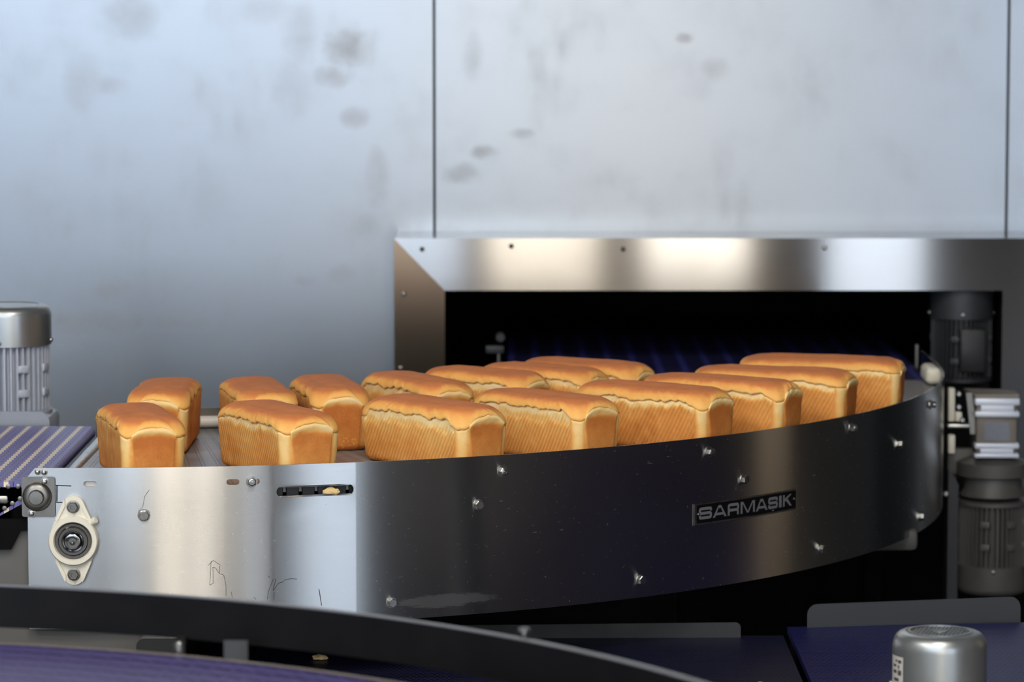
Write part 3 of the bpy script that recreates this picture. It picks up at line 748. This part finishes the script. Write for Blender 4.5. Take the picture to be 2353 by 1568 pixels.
one('adapter_flange', M['dark_iron'], m2, lambda bm: lathe(bm, (gc, Yg + .05, gz_(0, 1150).z), (0, 0, 1), [(.060, 0), (.072, .006), (.064, .02), (.063, .045), (.078, .050), (.078, .078), (.062, .084), (.05, .09)], 48))
motor(m2, (gc, Yg + .05, gz_(0, 1372).z), .076, .066, gz_(0, 1152).z - gz_(0, 1372).z - .066 - .014, -1, 'dark_iron', 'dark_iron')
def arm(bm):
    a, b = gz_(2180, 988), gz_(2236, 978); bx(bm, (a.x, Yg + .02, a.z), (b.x + .02, Yg + .05, b.z), .003)
one('torque_arm', M['steel'], m2, arm)
for x0, x1, y0, y1 in ((2182, 2198, 972, 895), (2198, 2214, 972, 950), (2182, 2198, 1046, 1003)):
    a, b = gz_(x0, y0), gz_(x1, y1); one('shaft_bracket', M['ivory'], m2, bx, (a.x, Yg + .02, a.z), (b.x, Yg + .045, b.z), .003)
def plate_arm(bm):
    prism(bm, [gz_(x, y) + Vector((0, .015, 0)) for x, y in ((2222, 905), (2236, 905), (2246, 1000), (2232, 1000))], (0, .01, 0))
one('arm_plate', M['steel_dull'], m2, plate_arm)
for px, py in ((2206, 908), (2206, 938), (2214, 968)):
    q = gz_(px, py); one('bolt', M['steel'], m2, lambda bm: lathe(bm, (q.x, Yg + .03, q.z), (0, -1, 0), [(.006, 0), (.006, .012), (.004, .014), (.001, .014)], 12))
c0, c1 = at(2176, 1370, Yg + .03), at(2203, 1085, Yg + .03)
one('stand', M['shade_iron'], m2, lambda bm: prism(bm, [(c0.x, Yg + .03, 0), (c1.x, Yg + .03, 0), (c1.x, Yg + .03, c1.z - .03), (c1.x - .008, Yg + .03, c1.z - .012), (c0.x, Yg + .03, c1.z + .005)], (0, .06, 0)))
q = at(2169, 1134, Yg + .03); one('bolt', M['steel'], m2, lambda bm: lathe(bm, (q.x + .004, Yg + .03, q.z), (0, -1, 0), [(.007, 0), (.007, .006), (.004, .009), (.001, .009)], 14))
one('stand_base', M['dark_iron'], m2, lambda bm: bx(bm, (c0.x - .03, Yg, .0), (c1.x + .12, Yg + .12, .015), .002))
one('spacer', M['dark_iron'], m2, lambda bm: bx(bm, (c1.x - .02, Yg + .06, gz_(0, 1100).z), (g0.x + .03, Yg + .09, gz_(0, 1040).z), .003))
hs = [at(x, y, Yg + .13) for x, y in ((2184, 1165), (2184, 1112), (2194, 1080), (2208, 1064), (2222, 1062))]
bm = bmesh.new(); tube(bm, hs, .009); hz_ = obj('hose', bm, M['ochre']); tag(hz_, 'ochre hose looped between the curve end and the hanging motor', 'hose')
# motor in the tunnel mouth
mx = at(2210, 700, 8.04).x
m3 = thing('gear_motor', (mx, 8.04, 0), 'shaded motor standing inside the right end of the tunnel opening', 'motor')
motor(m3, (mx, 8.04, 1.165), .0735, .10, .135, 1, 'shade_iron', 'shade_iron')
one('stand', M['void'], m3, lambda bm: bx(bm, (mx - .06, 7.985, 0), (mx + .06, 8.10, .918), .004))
one('terminal_box', M['black'], m3, lambda bm: bx(bm, (mx - .012, 7.958, .945), (mx + .046, 7.985, 1.045), .004))
# motor low at the front right
fx = at(2159, 1480, 5.36)
m4 = thing('gear_motor', (fx.x, 5.36, 0), 'silver motor top with round grille and rating label, bottom right corner', 'motor')
ztop = onz(2159, 1456, .81)
zt4 = .8215; r4 = .0735
cov = motor(m4, (fx.x, 5.36, zt4), r4, .098, .14)
def grille(bm):
    R = .046; z = zt4 - .0038
    lathe(bm, (fx.x, 5.36, z), (0, 0, 1), [(R + .004, -.001), (R + .004, .0022), (R, .0022), (R, -.001)], 48, False)
    lathe(bm, (fx.x, 5.36, z), (0, 0, 1), [(.011, 0), (.011, .0016), (.007, .0016), (.006, .0008), (.001, .0008)], 24)
    for k in range(-5, 6):
        c = k * .0085; h = math.sqrt(max(0, R * R - c * c))
        for rot in (28, 118):
            bx(bm, (c - .0013, -h, 0), (c + .0013, h, .0004), 0, 1, Matrix.Translation((fx.x, 5.36, z)) @ Matrix.Rotation(math.radians(rot), 4, 'Z'))
one('grille', M['cover'], cov, grille)
one('grille_shade_disc', M['void'], cov, lambda bm: lathe(bm, (fx.x, 5.36, zt4 - .0043), (0, 0, 1), [(.047, 0), (.047, .0003), (.001, .0003)], 40))  # black disc painted as the shade behind the grille bars
def lab(bm, a0, a1, z0, z1, off):
    n = 8; g = []
    for i in range(n + 1):
        a = math.radians(a0 + (a1 - a0) * i / n); g.append([bm.verts.new((fx.x + (r4 + off) * sin(a), 5.36 - (r4 + off) * cos(a), z)) for z in (z0, z1)])
    for p, q in zip(g, g[1:]): bm.faces.new((p[0], q[0], q[1], p[1]))
lbl = one('rating_label', M['label'], cov, lab, -84, -56, .737, .784, .0006)
def prn(bm):
    for z0, z1, a0, a1 in ((.775, .779, -72, -68), (.774, .779, -66, -59), (.767, .771, -78, -70), (.765, .771, -66, -63), (.757, .762, -78, -69), (.755, .763, -66, -59), (.745, .750, -76, -64)): lab(bm, a0, a1, z0, z1, .0010)
one('label_print', M['print'], lbl, prn)
one('stand', M['dark_iron'], m4, lambda bm: bx(bm, (fx.x - .05, 5.31, 0), (fx.x + .05, 5.41, .58), .004))

# ------------------------------------------------------------------ lower belts
def low(name, label, x0, x1, y0, y1, m, yr=None):
    r = thing(name, ((x0 + x1) / 2, (y0 + y1) / 2, 0), label, 'conveyor')
    yr = yr or y1
    one('belt', M[m], r, lambda bm: prism(bm, [(x0, y0, .608), (x1, y0, .608), (x1, yr, .608), (x0, y1, .608)], (0, 0, .012)))
    one('frame', M['void'], r, lambda bm: (bx(bm, (x0 + .005, y0 + .02, .50), (x1 - .005, min(y1, yr) - .01, .607), .004)))
    for x in (x0 + .08, x1 - .08):
        for y in (y0 + .1, min(y1, yr) - .08): one('leg', M['void'], r, lambda bm: bx(bm, (x - .02, y - .02, 0), (x + .02, y + .02, .50), .003))
    return r
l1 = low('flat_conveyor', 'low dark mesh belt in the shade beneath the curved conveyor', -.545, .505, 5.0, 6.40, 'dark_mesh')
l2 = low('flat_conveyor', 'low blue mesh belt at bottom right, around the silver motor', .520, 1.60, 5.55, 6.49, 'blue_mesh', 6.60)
def upright(px0, px1, pyb0, pyb1, pyt0, pyt1, Y0, Y1, r=.02):
    def f(bm):
        a = at(px0, pyb0, Y0); b = at(px1, pyb1, Y1); ta = at(px0, pyt0, Y0); tb = at(px1, pyt1, Y1)
        n = 7; pts = [a, b]
        W = (b - a).length; ux = (b - a) / W
        def P(u, v): lo = a + ux * u; hi = ta + (tb - ta) * (u / W); return lo.lerp(hi, v)
        h = (ta - a).length; out = [P(0, 0), P(W, 0)]
        for i in range(n + 1):
            t = PI / 2 * i / n; out.append(P(W - r + r * cos(t), 1 - (r - r * sin(t)) / h))
        for i in range(n + 1):
            t = PI / 2 * i / n; out.append(P(r - r * sin(t), 1 - (r - r * cos(t)) / h))
        prism(bm, out, (0, .004, 0))
    return f
one('guide_plate', M['low_plate'], l2, upright(1855, 2345, 1462, 1445, 1390, 1372, 6.48, 6.56))
one('guide_plate', M['low_dark'], l1, upright(1020, 1702, 1492, 1484, 1438, 1431, 6.37, 6.38, .010))
bc = at(1748, 1554, 5.93)
crumb((bc.x, bc.y, .6225), (.006, .005, .003), 2., 'tiny golden crumb lying on the low dark belt at the bottom right')
q = onz(735, 1516, .62); crumb((q.x, q.y, .6235), (.012, .012, .005), 7., 'brown crumb on the dark mesh belt under the black guard rail')
q = onz(362, 1492, .62)
# black tray with crumbs seen under the guard rail
bt = thing('crumb_tray', (-.56, 5.9, 0), 'black rounded tray below the steel panel, at the lower left behind the post', 'tray')
t0, t1 = at(313, 1505, 5.86), at(418, 1468, 5.86)
one('tray_front', M['black'], bt, lambda bm: prism(bm, [(t0.x + x, 5.86, t0.z - .01 + z) for x, z in rrect2(t1.x - t0.x, t1.z - t0.z + .01, .014, 6, (0, 1, 0, 0))], (0, .05, 0)))
one('tray_post', M['black'], bt, lambda bm: bx(bm, (-.625, 5.87, 0), (-.595, 5.90, .60)))

# ------------------------------------------------------------------ curved conveyor in the foreground
FC = (-1.061, 3.492)
fc = thing('curved_conveyor', (FC[0], FC[1], 0), 'foreground curved conveyor with purple belt and black guard rail, bottom left', 'conveyor')
A0, A1 = -.35, 1.45
one('belt', M['fore_belt'], fc, ring_sector, FC, .70, 1.418, .876, .890, A0, A1, 90, -1)
one('belt_edge', M['worn'], fc, ring_sector, FC, 1.4185, 1.4275, .872, .8905, A0, A1, 90, -1)['label'] = 'pale worn edge strip of the belt'
one('belt_bed', M['void'], fc, ring_sector, FC, .72, 1.41, .80, .872, A0, A1, 50, -1)
gr = one('guard_rail', M['rail_dark'], fc, ring_sector, FC, 1.488, 1.496, .900, .9595, A0, A1, 110, -1)
one('rail_cap', M['cap'], gr, ring_sector, FC, 1.487, 1.497, .9595, .9612, A0, A1, 110, -1)['label'] = 'worn grey top edge of the guard rail'
def post(a, r=1.452, rad=.0085):
    x, y = FC[0] + r * sin(a), FC[1] - r * -cos(a)
    return x, y
for px, rad in ((412, .0085),):
    q = onz(px, 1505, .885); one('post', M['steel'], fc, lambda bm: lathe(bm, (q.x, q.y, .83), (0, 0, 1), [(rad, 0), (rad, .072), (rad * .8, .074)], 20))
    one('post_arm', M['black'], fc, lambda bm: bx(bm, (q.x - .006, q.y - .004, .894), (q.x + .006, q.y + .045, .9035)))
q0, q1 = onz(512, 1530, .885), onz(568, 1530, .885)
one('bracket', M['low_dark'], fc, lambda bm: bx(bm, (q0.x, q0.y + .015, .80), (q1.x, q0.y + .02, .917), .001))
q = onz(1205, 1460, .962); one('screw', M['steel'], fc, lambda bm: lathe(bm, (q.x, q.y, .958), (0, 0, 1), [(.0035, 0), (.0035, .008), (.008, .0085), (.008, .012), (.005, .0135), (.001, .0135)], 16))
for a in (-.1, .5, 1.1):
    one('leg', M['void'], fc, lambda bm: bx(bm, (FC[0] + 1.1 * sin(a) - .03, FC[1] + 1.1 * cos(a) * 1 - .03, 0), (FC[0] + 1.1 * sin(a) + .03, FC[1] + 1.1 * cos(a) + .03, .80)))

# ------------------------------------------------------------------ tunnel hood and what stands in it
HY, HD = 7.95, .24
hx0, hx1, hz0, hz1 = -.2703, 1.235, .45, 1.2553; ix0, ix1, iz1 = -.1541, at(2304, 668, 7.95).x, 1.1354
hd = thing('tunnel_hood', (.48, 8.07, 0), 'brushed steel picture-frame hood around the dark tunnel opening', 'oven opening')
def quad_prism(pts, d):
    return lambda bm: prism(bm, pts, d)
one('top_strip', M['hood_h'], hd, quad_prism([(hx0, HY, hz1), (hx1, HY, hz1), (ix1, HY, iz1), (ix0, HY, iz1)], (0, .003, 0)))
one('left_strip', M['hood_v'], hd, quad_prism([(hx0, HY, hz0), (ix0, HY, hz0), (ix0, HY, iz1), (hx0, HY, hz1)], (0, .003, 0)))
one('right_strip', M['hood_h'], hd, quad_prism([(ix1, HY, hz0), (hx1, HY, hz0), (hx1, HY, hz1), (ix1, HY, iz1)], (0, .003, 0)))
one('top_return', M['hood_h'], hd, lambda bm: bx(bm, (hx0, HY + .003, hz1 - .003), (hx1, HY + HD, hz1), .0012, 1))
for x in (hx0, hx1 - .003): one('side_return', M['steel_dull'], hd, lambda bm: bx(bm, (x, HY + .003, hz0), (x + .003, HY + HD, hz1 - .003)))
for px, py, mm_ in ((970, 573, 'dark_iron'), (1175, 566, 'dark_iron'), (1432, 573, 'dark_iron'), (1895, 570, 'steel'), (928, 676, 'steel'), (921, 846, 'steel')):
    q = at(px, py, HY); one('screw', M[mm_], hd, lambda bm: lathe(bm, (q.x, HY, q.z), (0, -1, 0), [(.006, 0), (.0055, .002), (.003, .004), (.001, .0042)], 16))
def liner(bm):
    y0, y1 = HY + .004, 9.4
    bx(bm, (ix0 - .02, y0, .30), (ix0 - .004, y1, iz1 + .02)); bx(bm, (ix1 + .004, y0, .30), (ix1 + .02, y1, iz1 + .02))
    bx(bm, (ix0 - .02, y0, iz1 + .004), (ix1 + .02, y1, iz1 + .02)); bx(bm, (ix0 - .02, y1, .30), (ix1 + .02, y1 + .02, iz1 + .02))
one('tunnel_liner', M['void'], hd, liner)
one('base_shade_sheet', M['void'], hd, lambda bm: (bx(bm, (ix0 - .02, HY + .004, 0), (ix1 + .1, 7.975, .90))))  # black sheet standing in for the shade below the opening
tb = thing('flat_conveyor', (.43, 8.55, 0), 'purple ribbed belt, coloured dark for tunnel shade, running back into the tunnel', 'conveyor')
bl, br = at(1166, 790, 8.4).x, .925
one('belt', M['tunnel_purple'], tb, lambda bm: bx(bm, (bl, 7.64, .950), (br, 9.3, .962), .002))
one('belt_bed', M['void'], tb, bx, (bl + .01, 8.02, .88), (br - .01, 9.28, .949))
for x, y in ((bl + .02, 8.02), (br - .08, 8.02), (bl + .02, 9.2), (br - .08, 9.2)): one('leg', M['void'], tb, bx, (x, y, 0), (x + .06, y + .06, .88))
def post_thing(px, py0, py1, Y, label, knob):
    a, b = at(px, py0, Y), at(px, py1, Y)
    r = thing('sensor_post', (a.x, Y, 0), label, 'post')
    one('rod', M['steel_dull'], r, lambda bm: lathe(bm, (a.x, Y, 0), (0, 0, 1), [(.005, 0), (.005, a.z)], 14))
    if knob:
        one('clamp', M['shade_iron'], r, lambda bm: bx(bm, (a.x - .03, Y - .012, a.z - .01), (a.x + .012, Y + .012, a.z + .008), .003))
        one('sensor_head', M['shade_iron'], r, lambda bm: lathe(bm, (a.x + .004, Y + .012, a.z + .027), (0, -1, 0), [(.012, 0), (.012, .02), (.009, .024)], 20))
post_thing(1146, 802, 900, 8.02, 'thin rod with a clamp and sensor at the left side of the tunnel opening', True)
post_thing(2107, 792, 860, 8.0, 'thin bare rod left of the shaded motor in the tunnel opening', False)

# ------------------------------------------------------------------ room
WY = 8.19
def wallback(bm):
    sx = [-6.0, at(998, 300, WY).x, at(2315, 300, WY).x, 4.2]; g = .0034
    for a, b in zip(sx, sx[1:]):
        lo, hi = a + (g if a > -5.9 else 0), b - (g if b < 4 else 0)
        cut = [(lo, hi, 0, 6)]
        L_, R_, T_ = hx0 + .012, hx1 - .012, hz1 - .012
        out = []
        for c in cut:
            if c[1] <= L_ or c[0] >= R_: out.append(c); continue
            if c[0] < L_: out.append((c[0], L_, 0, 6)); 
            if c[1] > R_: out.append((R_, c[1], 0, 6))
            out.append((max(c[0], L_), min(c[1], R_), T_, 6))
        for x0, x1, z0, z1 in out: bx(bm, (x0, WY, z0), (x1, WY + .02, z1))
struct('wall_back', wallback(b) or b if False else (lambda b: (wallback(b), b)[1])(bmesh.new()), M['wall'])
M['seam'] = plain('dark_seam', (70, 70, 68), .7, 0, .1, 20, .1)
bm = bmesh.new()
for px in (998, 2315):
    x = at(px, 300, WY).x; bx(bm, (x - .02, WY + .021, hz1 - .02), (x + .02, WY + .03, 6))
struct('trim_1', bm, M['seam'])
M['floor'] = plain('concrete_floor', (132, 127, 122), .45, 0, .15, 3)
M['ceil'] = plain('ceiling_sheet', (96, 97, 98), .8, 0, .05, 2)
M['wall_dark'] = plain('dark_hall_wall', (44, 38, 33), .8, 0, .1, 2)
M['wall_mid'] = plain('pale_hall_wall', (150, 152, 154), .8, 0, .08, 2)
bm = bmesh.new(); bx(bm, (-6, -1.25, -.05), (4.2, 10, 0)); struct('floor', bm, M['floor'])
bm = bmesh.new(); bx(bm, (-6, -1.25, 6), (4.2, 10, 6.05)); struct('ceiling', bm, M['ceil'])
bm = bmesh.new(); bx(bm, (-6.05, -1.25, 0), (-6, 8.19, 6)); struct('wall_left', bm, M['wall_mid'])
bm = bmesh.new(); bx(bm, (4.2, -1.25, 0), (4.25, 8.19, 6)); struct('wall_right', bm, M['wall_dark'])
bm = bmesh.new(); bx(bm, (-6, -1.25, 0), (4.2, -1.2, 6)); struct('wall_front', bm, M['wall_dark'])
def glow(name, c, s):
    t = NT(name); t.set('Base Color', (0, 0, 0, 1)); t.set('Emission Color', lin(c)); t.set('Emission Strength', s); return t.m
M['day'] = glow('daylight_pane', (217, 232, 250), 3.05)
M['warm'] = glow('warm_pane', (255, 243, 224), 3.2)
M['hot'] = glow('bright_warm_pane', (255, 246, 232), 2.9)
M['side'] = glow('side_daylight_pane', (222, 236, 255), 3.0)
M['soft'] = glow('soft_warm_pane', (228, 238, 252), 2.3)
M['dim'] = glow('dim_warm_pane', (255, 225, 190), .4)
M['lamp'] = glow('lamp_diffuser', (255, 248, 238), 18.)
nw = [0]
def window(lo, hi, m):
    nw[0] += 1
    lo, hi = Vector(lo), Vector(hi); bm = bmesh.new(); bx(bm, lo, hi); o = struct('window_%d' % nw[0], bm, M[m])
    # frame around the pane
    bm = bmesh.new(); e = .06
    ax = 0 if hi.x - lo.x > hi.y - lo.y else 1
    for k in range(4):
        a, b = lo.copy(), hi.copy()
        if k == 0: b[ax] = lo[ax]; a[ax] = lo[ax] - e
        elif k == 1: a[ax] = hi[ax]; b[ax] = hi[ax] + e
        elif k == 2: b.z = lo.z; a.z = lo.z - e
        else: a.z = hi.z; b.z = hi.z + e
        bx(bm, a, b)
    f = obj('window_frame', bm, M['dark_iron'], o); return o
cab = thing('added_dark_cabinet', (2.9, 7.8, 0), 'added dark cabinet out of view, reflected in the right end of the steel panel', 'cabinet')  # unseen box added so the steel panel reflects something dark
one('added_cabinet_body', M['shade_iron'], cab, bx, (1.7, 7.5, .02), (4.1, 8.15, 2.6), .01)
one('plinth', M['void'], cab, bx, (1.74, 7.54, 0), (4.06, 8.12, .02))
for x in (1.72, 2.92):
    d_ = one('door', M['shade_iron'], cab, bx, (x, 7.482, .1), (x + 1.16, 7.4995, 2.5), .004)
    one('handle', M['black'], d_, bx, (x + .08, 7.465, 1.2), (x + .11, 7.482, 1.36), .004)
# behind the camera
for x0, x1, z0, z1, m in ((-4.7, -3.0, 1.1, 4.6, 'day'), (-2.8, -1.15, 1.1, 4.6, 'day'), (-.95, -.25, .7, 4.6, 'day'), (-.12, .42, .1, 4.6, 'warm'),
                          (.64, 1.16, .1, 4.6, 'hot'), (1.55, 2.02, .1, 3.2, 'soft'), (2.84, 4.05, .1, 3.6, 'side')):
    window((x0, -1.19, z0), (x1, -1.17, z1), m)
# on the right wall
window((4.17, 6.8, .8), (4.19, 7.3, 2.6), 'dim')
for row, y in (('over the camera', .3), ('before the panel', 2.4)):
    for side, x in (('left', -3.4), ('right', .25)):
        t = thing('ceiling_light', (x, y, 5.2), 'square white lamp hanging from the hall ceiling, %s, %s' % (side, row), 'lamp', 'hall ceiling lamps')
        one('housing', M['cover'], t, bx, (x - .62, y - .62, 5.2), (x + .62, y + .62, 5.28), .01)
        one('diffuser', M['lamp'], t, bx, (x - .58, y - .58, 5.185), (x + .58, y + .58, 5.199))
        for k in (-.5, .5): one('hanger', M['steel_dull'], t, bx, (x - .005, y + k - .005, 5.28), (x + .005, y + k + .005, 6.0))

# ------------------------------------------------------------------ world, camera, view
w = bpy.data.worlds.new('World'); scn.world = w; w.use_nodes = True
w.node_tree.nodes['Background'].inputs[0].default_value = lin((190, 205, 225)); w.node_tree.nodes['Background'].inputs[1].default_value = .05
cam = bpy.data.cameras.new('camera'); co = bpy.data.objects.new('camera', cam); col.objects.link(co)
co.location = (0, 0, ZC); co.rotation_euler = (PI / 2 - PITCH, 0, 0)
cam.sensor_width = 36; cam.lens = 36 * FPX / 2353; cam.clip_start = .1; cam.clip_end = 60
cam.dof.use_dof = True; cam.dof.focus_distance = 6.12; cam.dof.aperture_fstop = 4.0; cam.dof.aperture_blades = 9
scn.camera = co
vs = scn.view_settings; vs.view_transform = 'Standard'; vs.look = 'None'; vs.gamma = 1; vs.exposure = .7; vs.use_curve_mapping = False
